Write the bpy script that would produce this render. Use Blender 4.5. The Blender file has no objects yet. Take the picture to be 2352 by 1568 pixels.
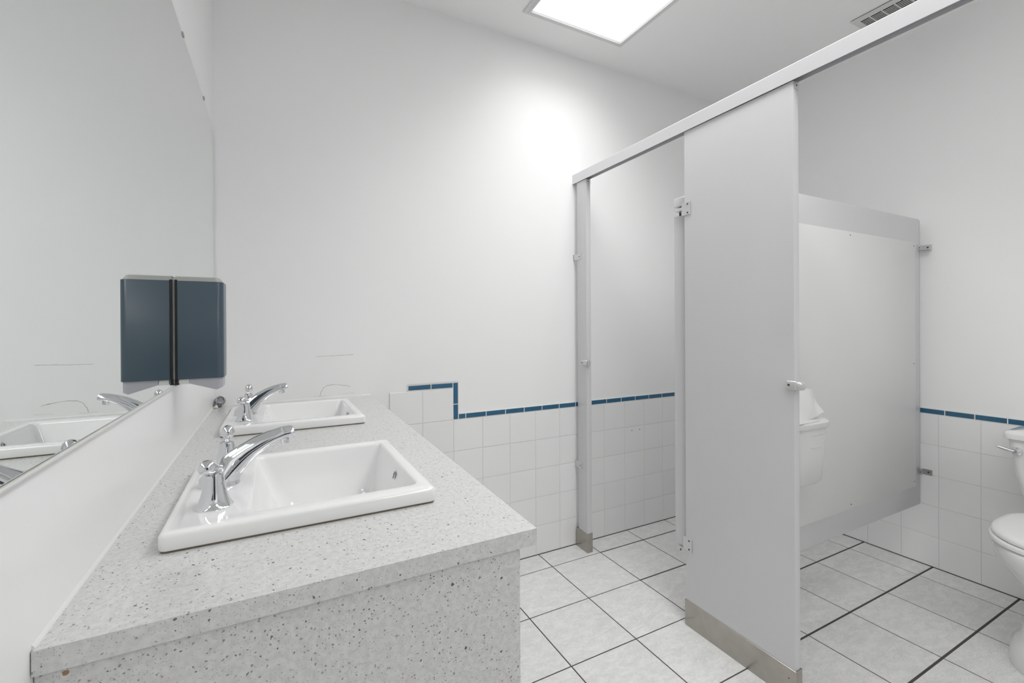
import bpy, bmesh, math, random
from mathutils import Matrix, Vector

random.seed(7)
SC = bpy.context.scene
COL = SC.collection

# ------------------------------------------------------------------ camera
CAM_H = 1.2429
F_PX, CY = 1046.46, 748.58
TH, PT, RO = 0.4811, -0.0020, -0.0054
fw = Vector((math.sin(TH) * math.cos(PT), math.cos(TH) * math.cos(PT), math.sin(PT)))
rt = Vector((math.cos(TH), -math.sin(TH), 0))
up = rt.cross(fw)
rr = rt * math.cos(RO) + up * math.sin(RO)
uu = -rt * math.sin(RO) + up * math.cos(RO)
cd = bpy.data.cameras.new('camera')
cd.sensor_fit = 'HORIZONTAL'
cd.sensor_width = 36.0
cd.lens = F_PX / 2352 * 36.0
cd.shift_y = (CY - 784) / 2352
cd.clip_start = 0.02
cam = bpy.data.objects.new('camera', cd)
COL.objects.link(cam)
m = Matrix((rr, uu, -fw)).transposed().to_4x4()
m.translation = Vector((0, 0, CAM_H))
cam.matrix_world = m
SC.camera = cam

# ------------------------------------------------------------------ world, exposure
w = bpy.data.worlds.new('world')
SC.world = w
w.use_nodes = True
w.node_tree.nodes['Background'].inputs[0].default_value = (0.8, 0.82, 0.85, 1)
w.node_tree.nodes['Background'].inputs[1].default_value = 0.3
SC.view_settings.view_transform = 'Standard'
SC.view_settings.look = 'None'
SC.view_settings.gamma = 1.0
SC.view_settings.use_curve_mapping = False
SC.view_settings.exposure = 0.09
LIGHT_STRENGTH = 1.40          # panel in view
PANEL_WATTS = 8.7            # area lamp added below the visible diffuser to throw light mostly downwards
FILL_STRENGTH = 6.6          # two unseen fill panels, added to even out the light
SC.cycles.max_bounces = 12
SC.cycles.diffuse_bounces = 8
SC.cycles.glossy_bounces = 8

# ------------------------------------------------------------------ room dimensions (metres)
XL, XR = -0.211, 2.965          # left (mirror) wall, right wall tile face
YB, YF = 2.122, -2.40           # back wall tile face, wall behind the camera
ZC = 2.763                      # ceiling
PAINT = 0.004                   # painted wall sits this far behind the tile faces
P = 0.1555                      # wall tile pitch
CT = 0.93                       # countertop height


# ------------------------------------------------------------------ materials
def srgb(r, g, b):
    def c(v):
        v /= 255
        return v / 12.92 if v <= 0.04045 else ((v + 0.055) / 1.055) ** 2.4
    return (c(r), c(g), c(b), 1)


MATS = {}


def mat(name, col, rough=0.5, metal=0.0, spec=0.5, coat=0.0, bump=None, vary=0.0):
    mt = bpy.data.materials.new(name)
    mt.use_nodes = True
    nt = mt.node_tree
    b = nt.nodes['Principled BSDF']
    b.inputs['Base Color'].default_value = col
    b.inputs['Roughness'].default_value = rough
    b.inputs['Metallic'].default_value = metal
    b.inputs['Specular IOR Level'].default_value = spec
    b.inputs['Coat Weight'].default_value = coat
    b.inputs['Coat Roughness'].default_value = 0.05
    if bump:
        tc = nt.nodes.new('ShaderNodeTexCoord')
        n = nt.nodes.new('ShaderNodeTexNoise')
        n.inputs['Scale'].default_value = bump[0]
        n.inputs['Detail'].default_value = 3
        bp = nt.nodes.new('ShaderNodeBump')
        bp.inputs['Strength'].default_value = bump[1]
        bp.inputs['Distance'].default_value = bump[2]
        nt.links.new(tc.outputs['Object'], n.inputs['Vector'])
        nt.links.new(n.outputs['Fac'], bp.inputs['Height'])
        nt.links.new(bp.outputs['Normal'], b.inputs['Normal'])
    if vary:
        oi = nt.nodes.new('ShaderNodeObjectInfo')
        hs = nt.nodes.new('ShaderNodeHueSaturation')
        mr = nt.nodes.new('ShaderNodeMapRange')
        mr.inputs['To Min'].default_value = 1 - vary
        mr.inputs['To Max'].default_value = 1 + vary
        nt.links.new(oi.outputs['Random'], mr.inputs['Value'])
        nt.links.new(mr.outputs['Result'], hs.inputs['Value'])
        hs.inputs['Color'].default_value = col
        nt.links.new(hs.outputs['Color'], b.inputs['Base Color'])
    MATS[name] = mt
    return mt


mat('paint', (0.885, 0.885, 0.884, 1), 0.55, bump=(160, 0.12, 0.0006))
mat('paint_gloss', (0.885, 0.885, 0.884, 1), 0.28, bump=(14, 0.05, 0.0015))
mat('ceiling_paint', (0.94, 0.94, 0.937, 1), 0.8, bump=(120, 0.1, 0.0006))
mat('wall_tile', (0.85, 0.85, 0.85, 1), 0.16, coat=0.3, bump=(9, 0.05, 0.002), vary=0.015)
mat('wall_grout', (0.72, 0.70, 0.655, 1), 0.85)
mat('base_grout', (0.10, 0.09, 0.075, 1), 0.9)
mat('blue_tile', srgb(40, 95, 128), 0.12, coat=0.4, bump=(30, 0.05, 0.001), vary=0.06)
mat('trim_grout', (0.80, 0.78, 0.74, 1), 0.8)
mat('floor_grout', (0.075, 0.068, 0.058, 1), 0.9, bump=(200, 0.4, 0.002))
mat('ceramic', (0.88, 0.88, 0.877, 1), 0.06, coat=0.6)
mat('toilet_ceramic', (0.83, 0.83, 0.825, 1), 0.08, coat=0.5)
mat('seat_plastic', (0.82, 0.82, 0.815, 1), 0.18)
mat('chrome', (0.72, 0.725, 0.745, 1), 0.05, metal=1.0)
mat('dull_chrome', (0.36, 0.36, 0.38, 1), 0.22, metal=1.0)
mat('bright_steel', (0.50, 0.50, 0.49, 1), 0.28, metal=1.0)
mat('laminate', (0.645, 0.645, 0.652, 1), 0.14)
mat('laminate_edge', (0.60, 0.60, 0.61, 1), 0.4)
mat('white_board', (0.765, 0.765, 0.755, 1), 0.40)
mat('header_metal', (0.72, 0.72, 0.735, 1), 0.35, metal=0.35)
mat('hinge_metal', (0.66, 0.66, 0.66, 1), 0.32, metal=0.6)
mat('screw', (0.09, 0.09, 0.085, 1), 0.4, metal=0.6)
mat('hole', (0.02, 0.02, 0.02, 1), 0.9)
mat('dispenser_blue', srgb(67, 82, 93), 0.30)
mat('dispenser_grey', (0.40, 0.40, 0.43, 1), 0.35)
mat('dispenser_cap', (0.36, 0.36, 0.34, 1), 0.45)
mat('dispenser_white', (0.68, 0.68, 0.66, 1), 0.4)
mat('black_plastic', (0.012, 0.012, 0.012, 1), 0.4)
mat('sealant', (0.16, 0.13, 0.09, 1), 0.7)
mat('caulk', (0.80, 0.80, 0.78, 1), 0.45)
mat('putty', (0.74, 0.72, 0.67, 1), 0.7, bump=(180, 0.6, 0.003))
mat('crack', (0.52, 0.49, 0.42, 1), 0.9)
mat('crack_light', (0.68, 0.66, 0.61, 1), 0.9)
mat('rust', (0.34, 0.22, 0.12, 1), 0.9)
mat('frame_white', (0.72, 0.72, 0.72, 1), 0.45)
mat('grille_white', (0.72, 0.72, 0.70, 1), 0.5)
mat('bin_plastic', (0.735, 0.735, 0.725, 1), 0.45)
mat('bag', (0.84, 0.84, 0.83, 1), 0.6)
mat('door_dark', srgb(36, 40, 48), 0.4)
mat('overflow_dark', (0.10, 0.10, 0.10, 1), 0.5)


def mat_mirror():
    mt = mat('mirror', (0.90, 0.925, 0.915, 1), 0.0, metal=1.0)
    return mt


mat_mirror()


def mat_emit(name, strength):
    mt = bpy.data.materials.new(name)
    mt.use_nodes = True
    nt = mt.node_tree
    b = nt.nodes['Principled BSDF']
    b.inputs['Base Color'].default_value = (0.9, 0.9, 0.9, 1)
    b.inputs['Emission Color'].default_value = (1.0, 0.998, 0.996, 1)
    b.inputs['Emission Strength'].default_value = strength
    MATS[name] = mt


mat_emit('light_diffuser', LIGHT_STRENGTH)
mat_emit('fill_panel_diffuser', FILL_STRENGTH)


def mat_steel():
    mt = mat('brushed_steel', (0.52, 0.49, 0.45, 1), 0.30, metal=1.0)
    nt = mt.node_tree
    b = nt.nodes['Principled BSDF']
    tc = nt.nodes.new('ShaderNodeTexCoord')
    mp = nt.nodes.new('ShaderNodeMapping')
    mp.inputs['Scale'].default_value = (8, 8, 900)
    n = nt.nodes.new('ShaderNodeTexNoise')
    n.inputs['Scale'].default_value = 1.0
    n.inputs['Detail'].default_value = 4
    cr = nt.nodes.new('ShaderNodeMapRange')
    cr.inputs['To Min'].default_value = 0.24
    cr.inputs['To Max'].default_value = 0.42
    n2 = nt.nodes.new('ShaderNodeTexNoise')
    n2.inputs['Scale'].default_value = 22
    n2.inputs['Detail'].default_value = 5
    mx = nt.nodes.new('ShaderNodeMix')
    mx.data_type = 'RGBA'
    mx.inputs[6].default_value = (0.38, 0.355, 0.32, 1)
    mx.inputs[7].default_value = (0.50, 0.475, 0.44, 1)
    L = nt.links.new
    L(tc.outputs['Object'], mp.inputs['Vector'])
    L(mp.outputs['Vector'], n.inputs['Vector'])
    L(n.outputs['Fac'], cr.inputs['Value'])
    L(cr.outputs['Result'], b.inputs['Roughness'])
    L(tc.outputs['Object'], n2.inputs['Vector'])
    L(n2.outputs['Fac'], mx.inputs[0])
    L(mx.outputs[2], b.inputs['Base Color'])


mat_steel()


def mat_quartz():
    mt = mat('quartz', (0.6, 0.6, 0.59, 1), 0.18)
    nt = mt.node_tree
    b = nt.nodes['Principled BSDF']
    L = nt.links.new
    tc = nt.nodes.new('ShaderNodeTexCoord')
    # soft mottled base
    n = nt.nodes.new('ShaderNodeTexNoise')
    n.inputs['Scale'].default_value = 130
    n.inputs['Detail'].default_value = 4
    L(tc.outputs['Object'], n.inputs['Vector'])
    base = nt.nodes.new('ShaderNodeValToRGB')
    base.color_ramp.elements[0].position = 0.30
    base.color_ramp.elements[0].color = (0.585, 0.585, 0.578, 1)
    base.color_ramp.elements[1].position = 0.66
    base.color_ramp.elements[1].color = (0.685, 0.685, 0.677, 1)
    L(n.outputs['Fac'], base.inputs['Fac'])
    prev = base.outputs['Color']
    # chips of several sizes
    for scale, thr, prob, dark, seed in ((430, 0.28, 0.30, (0.46, 0.455, 0.445, 1), 0.0),
                                         (250, 0.25, 0.20, (0.31, 0.30, 0.29, 1), 3.1),
                                         (160, 0.20, 0.11, (0.17, 0.165, 0.155, 1), 7.7),
                                         (105, 0.16, 0.045, (0.13, 0.125, 0.115, 1), 12.3)):
        mp = nt.nodes.new('ShaderNodeMapping')
        mp.inputs['Location'].default_value = (seed, seed * 1.7, seed * 0.6)
        L(tc.outputs['Object'], mp.inputs['Vector'])
        ds = nt.nodes.new('ShaderNodeTexNoise')
        ds.inputs['Scale'].default_value = scale * 1.2
        ds.inputs['Detail'].default_value = 2
        L(mp.outputs['Vector'], ds.inputs['Vector'])
        va = nt.nodes.new('ShaderNodeVectorMath')
        va.operation = 'MULTIPLY_ADD'
        va.inputs[1].default_value = (0.9 / scale,) * 3
        L(ds.outputs['Color'], va.inputs[0])
        L(mp.outputs['Vector'], va.inputs[2])
        v = nt.nodes.new('ShaderNodeTexVoronoi')
        v.inputs['Scale'].default_value = scale
        v.inputs['Randomness'].default_value = 1.0
        L(va.outputs['Vector'], v.inputs['Vector'])
        sep = nt.nodes.new('ShaderNodeSeparateColor')
        L(v.outputs['Color'], sep.inputs['Color'])
        lt = nt.nodes.new('ShaderNodeMath')
        lt.operation = 'LESS_THAN'
        lt.inputs[1].default_value = prob
        L(sep.outputs['Red'], lt.inputs[0])
        # chip size varies by cell
        sz = nt.nodes.new('ShaderNodeMapRange')
        sz.inputs['To Min'].default_value = thr * 0.5
        sz.inputs['To Max'].default_value = thr * 1.5
        L(sep.outputs['Green'], sz.inputs['Value'])
        ls = nt.nodes.new('ShaderNodeMath')
        ls.operation = 'LESS_THAN'
        L(v.outputs['Distance'], ls.inputs[0])
        L(sz.outputs['Result'], ls.inputs[1])
        mu = nt.nodes.new('ShaderNodeMath')
        mu.operation = 'MULTIPLY'
        L(lt.outputs[0], mu.inputs[0])
        L(ls.outputs[0], mu.inputs[1])
        mx = nt.nodes.new('ShaderNodeMix')
        mx.data_type = 'RGBA'
        L(mu.outputs[0], mx.inputs[0])
        L(prev, mx.inputs[6])
        mx.inputs[7].default_value = dark
        prev = mx.outputs[2]
    L(prev, b.inputs['Base Color'])


mat_quartz()


def mat_floor():
    mt = mat('floor_tile', (0.6, 0.6, 0.59, 1), 0.30, bump=None)
    nt = mt.node_tree
    b = nt.nodes['Principled BSDF']
    L = nt.links.new
    tc = nt.nodes.new('ShaderNodeTexCoord')
    oi = nt.nodes.new('ShaderNodeObjectInfo')
    ad = nt.nodes.new('ShaderNodeVectorMath')
    ad.operation = 'MULTIPLY_ADD'
    ad.inputs[1].default_value = (37.0, 11.0, 53.0)
    cx = nt.nodes.new('ShaderNodeCombineXYZ')
    for i in range(3):
        L(oi.outputs['Random'], cx.inputs[i])
    L(cx.outputs[0], ad.inputs[0])
    L(tc.outputs['Object'], ad.inputs[2])
    mp = nt.nodes.new('ShaderNodeMapping')
    mp.inputs['Rotation'].default_value = (0, 0, 0.6)
    mp.inputs['Scale'].default_value = (1.0, 2.1, 1.0)
    L(ad.outputs[0], mp.inputs['Vector'])
    n = nt.nodes.new('ShaderNodeTexNoise')
    n.inputs['Scale'].default_value = 9
    n.inputs['Detail'].default_value = 6
    n.inputs['Roughness'].default_value = 0.55
    n.inputs['Distortion'].default_value = 2.6
    L(mp.outputs[0], n.inputs['Vector'])
    # contour bands of the noise make the swirling veins
    mu = nt.nodes.new('ShaderNodeMath')
    mu.operation = 'MULTIPLY'
    mu.inputs[1].default_value = 55
    L(n.outputs['Fac'], mu.inputs[0])
    sn = nt.nodes.new('ShaderNodeMath')
    sn.operation = 'SINE'
    L(mu.outputs[0], sn.inputs[0])
    r1 = nt.nodes.new('ShaderNodeMapRange')
    r1.inputs['From Min'].default_value = -1
    r1.inputs['From Max'].default_value = 1
    L(sn.outputs[0], r1.inputs['Value'])
    n2 = nt.nodes.new('ShaderNodeTexNoise')
    n2.inputs['Scale'].default_value = 16
    n2.inputs['Detail'].default_value = 5
    n2.inputs['Distortion'].default_value = 0.8
    L(mp.outputs[0], n2.inputs['Vector'])
    mm = nt.nodes.new('ShaderNodeMath')
    mm.operation = 'MULTIPLY_ADD'
    mm.inputs[1].default_value = 0.30
    L(r1.outputs[0], mm.inputs[0])
    L(n2.outputs['Fac'], mm.inputs[2])
    rp = nt.nodes.new('ShaderNodeValToRGB')
    rp.color_ramp.elements[0].position = 0.42
    rp.color_ramp.elements[0].color = (0.66, 0.66, 0.652, 1)
    rp.color_ramp.elements[1].position = 0.92
    rp.color_ramp.elements[1].color = (0.80, 0.80, 0.79, 1)
    L(mm.outputs[0], rp.inputs['Fac'])
    hs = nt.nodes.new('ShaderNodeHueSaturation')
    mr = nt.nodes.new('ShaderNodeMapRange')
    mr.inputs['To Min'].default_value = 0.97
    mr.inputs['To Max'].default_value = 1.03
    L(oi.outputs['Random'], mr.inputs['Value'])
    L(mr.outputs[0], hs.inputs['Value'])
    L(rp.outputs['Color'], hs.inputs['Color'])
    L(hs.outputs['Color'], b.inputs['Base Color'])
    bp = nt.nodes.new('ShaderNodeBump')
    bp.inputs['Strength'].default_value = 0.15
    bp.inputs['Distance'].default_value = 0.001
    L(mm.outputs[0], bp.inputs['Height'])
    L(bp.outputs[0], b.inputs['Normal'])


mat_floor()


# ------------------------------------------------------------------ mesh helpers
def new_bm():
    return bmesh.new()


def add_box(bm, x0, x1, y0, y1, z0, z1, bevel=0.0, segs=2, edges=None):
    """box into bm; optional bevel on all edges or on the edges chosen by edges(edge)"""
    vs = [bm.verts.new((x, y, z)) for z in (z0, z1) for y in (y0, y1) for x in (x0, x1)]
    f = [(0, 2, 3, 1), (4, 5, 7, 6), (0, 1, 5, 4), (2, 6, 7, 3), (0, 4, 6, 2), (1, 3, 7, 5)]
    fs = [bm.faces.new([vs[i] for i in q]) for q in f]
    if bevel > 0:
        es = {e for fc in fs for e in fc.edges}
        if edges:
            es = {e for e in es if edges(e)}
        bmesh.ops.bevel(bm, geom=list(es), offset=bevel, segments=segs, affect='EDGES', profile=0.5, clamp_overlap=True)
    return bm


def box(x0, x1, y0, y1, z0, z1, bevel=0.0, segs=2, edges=None):
    return add_box(new_bm(), x0, x1, y0, y1, z0, z1, bevel, segs, edges)


def vertical(e):
    a, b = e.verts
    return abs(a.co.z - b.co.z) > 1e-6 and abs(a.co.x - b.co.x) + abs(a.co.y - b.co.y) < 1e-6


def loft(bm, loops, cap0=True, cap1=True, closed=True):
    rings = [[bm.verts.new(p) for p in lp] for lp in loops]
    n = len(rings[0])
    for a, b in zip(rings[:-1], rings[1:]):
        for i in range(n if closed else n - 1):
            j = (i + 1) % n
            bm.faces.new((a[i], a[j], b[j], b[i]))
    if cap0:
        bm.faces.new(list(reversed(rings[0])))
    if cap1:
        bm.faces.new(rings[-1])
    return rings


def circle(r, z, n=24, c=(0, 0), ry=None):
    return [(c[0] + r * math.cos(2 * math.pi * i / n), c[1] + (ry or r) * math.sin(2 * math.pi * i / n), z) for i in range(n)]


def lathe(prof, n=28, axis=None, origin=(0, 0, 0), cap0=True, cap1=True, bm=None):
    """prof: list of (r, h); along +z or along the given axis from origin"""
    own = new_bm()
    loft(own, [circle(max(r, 1e-5), h, n) for r, h in prof], cap0, cap1)
    if axis is not None:
        q = Vector((0, 0, 1)).rotation_difference(Vector(axis).normalized())
        own.transform(q.to_matrix().to_4x4())
    own.transform(Matrix.Translation(Vector(origin)))
    if bm is None:
        return own
    tmp = bpy.data.meshes.new('tmp')
    own.to_mesh(tmp)
    own.free()
    bm.from_mesh(tmp)
    bpy.data.meshes.remove(tmp)
    return bm


def merge(bm, other):
    tmp = bpy.data.meshes.new('tmp')
    other.to_mesh(tmp)
    other.free()
    bm.from_mesh(tmp)
    bpy.data.meshes.remove(tmp)
    return bm


def rrect(x0, x1, y0, y1, r, z, n=6):
    pts = []
    for cx, cy, a0 in ((x1 - r, y1 - r, 0), (x0 + r, y1 - r, 90), (x0 + r, y0 + r, 180), (x1 - r, y0 + r, 270)):
        for k in range(n + 1):
            a = math.radians(a0 + 90 * k / n)
            pts.append((cx + r * math.cos(a), cy + r * math.sin(a), z))
    return pts


def obj(name, bm, material, parent=None, smooth=None, origin=None, recalc=True):
    """link bm as one mesh object. origin = world point that becomes the local origin."""
    if recalc:
        bmesh.ops.recalc_face_normals(bm, faces=bm.faces[:])
    if origin is not None:
        bm.transform(Matrix.Translation(-Vector(origin)))
    me = bpy.data.meshes.new(name)
    bm.to_mesh(me)
    bm.free()
    if smooth is not None:
        for p in me.polygons:
            p.use_smooth = True
        try:
            me.set_sharp_from_angle(angle=math.radians(smooth))
        except Exception:
            pass
    me.materials.append(MATS[material])
    o = bpy.data.objects.new(name, me)
    COL.objects.link(o)
    if parent is not None:
        o.parent = parent
        if origin is None:
            # geometry was given in world coordinates
            base = Vector((0, 0, 0))
            q = parent
            while q is not None:
                base += q.location
                q = q.parent
            me.transform(Matrix.Translation(-base))
    elif origin is not None:
        o.location = origin
    return o


def tag(o, label, cat, group=None):
    o['label'] = label
    o['category'] = cat
    if group:
        o['group'] = group
    return o


def thing(name, label, cat, loc, group=None):
    o = bpy.data.objects.new(name, None)
    o.empty_display_size = 0.05
    COL.objects.link(o)
    o.location = loc
    return tag(o, label, cat, group)


def struct(name, bm, material, label=None, cat=None, smooth=None):
    o = obj(name, bm, material, smooth=smooth)
    o['kind'] = 'structure'
    if label:
        o['label'] = label
    if cat:
        o['category'] = cat
    return o


# ------------------------------------------------------------------ room shell
T = 0.10
floor = struct('floor', box(XL - T, XR + T + PAINT, YF - T, YB + T + PAINT, -0.12, -0.0013), 'floor_grout',
               'pale grey marbled square floor tiles with dark grout', 'floor')
ceiling = struct('ceiling', box(XL - T, XR + T + PAINT, YF - T, YB + T + PAINT, ZC, ZC + T), 'ceiling_paint',
                 'plain white painted ceiling', 'ceiling')
wall_left = struct('wall_left', box(XL - T, XL, YF - T, YB + T + PAINT, -0.0013, ZC), 'paint_gloss',
                   'glossy white wall behind the mirror and countertop', 'wall')
wall_back = struct('wall_back', box(XL, XR + PAINT, YB + PAINT, YB + T + PAINT, -0.0013, ZC), 'paint',
                   'white painted back wall with tiled wainscot and stepped blue border', 'wall')
wall_right = struct('wall_right', box(XR + PAINT, XR + T + PAINT, YF - T, YB + T + PAINT, -0.0013, ZC), 'paint',
                    'white painted wall behind the toilet with tiled wainscot', 'wall')
wall_front = struct('wall_front', box(XL, XR + PAINT, YF - T, YF, -0.0013, ZC), 'paint',
                    'white painted wall with an added dark door', 'wall')
# dark door added behind the camera so the chrome reflects something dark
added_door = struct('added_door_1', box(-0.08, 0.82, YF, YF + 0.03, 0.0, 2.05, 0.003), 'door_dark',
                 'dark door added behind the viewer for dark reflections in the chrome', 'door')
obj('door_handle', lathe([(0.026, 0), (0.026, 0.008), (0.010, 0.012), (0.010, 0.04), (0.024, 0.045), (0.026, 0.06), (0.015, 0.068)],
                         20, (0, 1, 0), (0.75, YF + 0.03, 1.0)), 'bright_steel', added_door, 40)
for nm, a in (('door_frame', (-0.15, -0.08, YF, YF + 0.045, 0, 2.12)), ('door_frame', (0.82, 0.89, YF, YF + 0.045, 0, 2.12)),
              ('door_frame', (-0.08, 0.82, YF, YF + 0.045, 2.05, 2.12))):
    obj(nm, box(*a, 0.004), 'frame_white', added_door)

# ---- tiles: one mesh per size, shared
TILE_CACHE = {}


def tile_mesh(wd, ht, d, ch, material):
    key = (round(wd, 4), round(ht, 4), d, ch, material)
    if key in TILE_CACHE:
        return TILE_CACHE[key]
    bm = new_bm()
    def lp(i, z):
        x, y = wd / 2 - i, ht / 2 - i
        return [(-x, -y, z), (x, -y, z), (x, y, z), (-x, y, z)]
    loft(bm, [lp(0, 0), lp(0, d - ch), lp(ch * 0.35, d - ch * 0.3), lp(ch, d)], False, True)
    me = bpy.data.meshes.new('tile')
    bm.to_mesh(me)
    bm.free()
    me.materials.append(MATS[material])
    TILE_CACHE[key] = me
    return me


def place_tile(name, parent, me, mtx):
    o = bpy.data.objects.new(name, me)
    COL.objects.link(o)
    o.parent = parent
    o.matrix_local = mtx
    return o


M_FLOOR = Matrix.Identity(4)
M_BACK = Matrix(((1, 0, 0, 0), (0, 0, -1, 0), (0, 1, 0, 0), (0, 0, 0, 1)))   # x->x, y->z, normal -> -y
M_RIGHT = Matrix(((0, 0, -1, 0), (-1, 0, 0, 0), (0, 1, 0, 0), (0, 0, 0, 1)))  # x->-y, y->z, normal -> -x


def wob(a):
    return Matrix.Rotation(random.uniform(-a, a), 4, 'X') @ Matrix.Rotation(random.uniform(-a, a), 4, 'Y')


# floor tiles
FX, FY, GX, GY = 0.3099, 0.3057, 0.953, 2.2894
xs = sorted([XL] + [GX + i * FX for i in range(-4, 8) if XL + 0.01 < GX + i * FX < XR - 0.01] + [XR])
ys = sorted([YF] + [GY - j * FY for j in range(1, 18) if YF + 0.01 < GY - j * FY < YB - 0.01] + [YB])
for i in range(len(xs) - 1):
    for j in range(len(ys) - 1):
        gx = 0.0050
        gy = 0.0050 if xs[i] < 1.5 else 0.0085
        a0, a1 = xs[i] + (gx / 2 if i else 0.001), xs[i + 1] - gx / 2
        b0, b1 = ys[j] + (gy / 2 if j else 0.001), ys[j + 1] - (gy / 2 if j < len(ys) - 2 else 0.002)
        me = tile_mesh(a1 - a0, b1 - b0, 0.006, 0.0012, 'floor_tile')
        place_tile('floor_tile', floor, me,
                   Matrix.Translation(((a0 + a1) / 2, (b0 + b1) / 2, -0.006)) @ wob(0.0006))

# back wall wainscot
G = 0.0022
DT = PAINT + 0.0005
X0 = 0.7803


def back_tile(xa, xb, za, zb, name='wall_tile', material='wall_tile', g=G, ch=0.0011, wo=0.0012, d=DT):
    me = tile_mesh(xb - xa - g, zb - za - g, d, ch, material)
    place_tile(name, wall_back, me, Matrix.Translation(((xa + xb) / 2, YB + PAINT, (za + zb) / 2)) @ M_BACK @ wob(wo))


def right_tile(ya, yb, za, zb, name='wall_tile', material='wall_tile', g=G, ch=0.0011, wo=0.0012, d=DT):
    me = tile_mesh(yb - ya - g, zb - za - g, d, ch, material)
    place_tile(name, wall_right, me, Matrix.Translation((XR + PAINT, (ya + yb) / 2, (za + zb) / 2)) @ M_RIGHT @ wob(wo))


GB = PAINT - 0.0012
for xa, xb, za, zb, mt_ in ((X0 - 2 * P - 0.001, XR + PAINT, 0.0, 5 * P + 0.001, 'wall_grout'), (X0 - 2 * P - 0.001, X0 - 0.001, 5 * P + 0.001, 6 * P, 'wall_grout'),
                            (X0 + 0.0275, XR + PAINT, 5 * P + 0.001, 5 * P + 0.0290, 'trim_grout'), (X0 - 0.001, X0 + 0.0275, 5 * P + 0.001, 6 * P + 0.0305, 'trim_grout'),
                            (0.553, X0 - 0.001, 6 * P, 6 * P + 0.0305, 'trim_grout')):
    d_ = GB + (0.0010 if mt_ == 'trim_grout' else 0.0)
    obj('grout_bed', box(xa, xb, YB + PAINT - d_, YB + PAINT, za, zb), mt_, wall_back)
obj('grout_bed', box(XR + PAINT - GB, XR + PAINT, YF, YB + PAINT - GB, 0.0, 5 * P + 0.001), 'wall_grout', wall_right)
obj('grout_bed', box(XR + PAINT - GB - 0.001, XR + PAINT, YF, YB + PAINT - GB, 5 * P + 0.001, 5 * P + 0.029), 'trim_grout', wall_right)
# white grout lip along the top of the border
obj('border_grout', box(X0 + 0.0275, XR, YB + 0.0008, YB + PAINT, 5 * P + 0.0265, 5 * P + 0.0295), 'trim_grout', wall_back)
obj('border_grout', box(0.552, X0 + 0.027, YB + 0.0008, YB + PAINT, 6 * P + 0.0275, 6 * P + 0.0305), 'trim_grout', wall_back)
obj('border_grout', box(X0 + 0.0252, X0 + 0.028, YB + 0.0008, YB + PAINT, 5 * P + 0.0265, 6 * P + 0.0305), 'trim_grout', wall_back)
obj('border_grout', box(XR + 0.0008, XR + PAINT, YF, YB, 5 * P + 0.0265, 5 * P + 0.0295), 'trim_grout', wall_right)
for c in range(-2, 14):
    xa = X0 + c * P
    xb = X0 + (c + 1) * P if c < 13 else XR
    for r in range(6 if c < 0 else 5):
        back_tile(xa, xb, r * P + (0.002 if r == 0 else 0), (r + 1) * P)
for k in range(-23, 8):
    ya = 1.0415 + k * P
    yb = min(ya + P, YB)
    ya = max(ya, YF)
    if yb - ya < 0.02:
        continue
    for r in range(5):
        right_tile(ya, yb, r * P + (0.002 if r == 0 else 0), (r + 1) * P)
# blue border
BZ0, BZ1 = 5 * P + 0.003, 5 * P + 0.0275
bj = [0.8065, 0.845]
while bj[-1] < XR - 0.12:
    bj.append(bj[-1] + 0.1111)
bj.append(XR)
bb = dict(name='border_tile', material='blue_tile', g=0.0038, ch=0.0014, d=DT + 0.0006)
for a, b in zip(bj[:-1], bj[1:]):
    back_tile(a, b, BZ0 - 0.0015, BZ1 + 0.001, **bb)
for a, b in ((0.555, 0.667), (0.667, 0.7785)):
    back_tile(a, b, 6 * P + 0.003, 6 * P + 0.029, **bb)
back_tile(0.7785, 0.8060, 5 * P + 0.0015, 0.855, **bb)
back_tile(0.7785, 0.8060, 0.855, 6 * P + 0.029, **bb)
y = YB
k0 = 1.017 + 0.1105 * 9
rj = [1.017 + 0.1100 * k for k in range(-31, 11)]
rj = [YF] + [v for v in rj if YF + 0.03 < v < YB - 0.03] + [YB]
for a, b in zip(rj[:-1], rj[1:]):
    right_tile(a, b, BZ0 - 0.0015, BZ1 + 0.001, **bb)
# dirty joint where the wainscot meets the floor
obj('base_joint', box(0.36, XR, YB - 0.0022, YB + PAINT, 0.0, 0.0022), 'base_grout', wall_back)
obj('base_joint', box(XR - 0.0022, XR + PAINT, YF, YB, 0.0, 0.0022), 'base_grout', wall_right)
# two drilled holes in a tile of the far stall
for xh, zh in ((1.927, 0.598), (1.990, 0.598)):
    obj('drill_hole', lathe([(0.0030, 0), (0.0030, 0.0004)], 12, (0, -1, 0), (xh, YB - 0.0006, zh)), 'hole', wall_back)


# hairline cracks and old filler marks in the paint of the back wall
def ribbon(pts, wid, name, material):
    bm = new_bm()
    n = len(pts)
    loops = []
    for i, (x, z) in enumerate(pts):
        a = pts[max(i - 1, 0)]
        b = pts[min(i + 1, n - 1)]
        t = Vector((b[0] - a[0], b[1] - a[1])).normalized()
        nn = Vector((-t.y, t.x))
        ww = wid * (0.15 if i in (0, n - 1) else random.uniform(0.45, 1.0))
        loops.append([(x - nn.x * ww, YB + PAINT - 0.0001, z - nn.y * ww), (x - nn.x * ww, YB + PAINT - 0.0004, z - nn.y * ww),
                      (x + nn.x * ww, YB + PAINT - 0.0004, z + nn.y * ww), (x + nn.x * ww, YB + PAINT - 0.0001, z + nn.y * ww)])
    loft(bm, loops)
    return obj(name, bm, material, wall_back)


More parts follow.
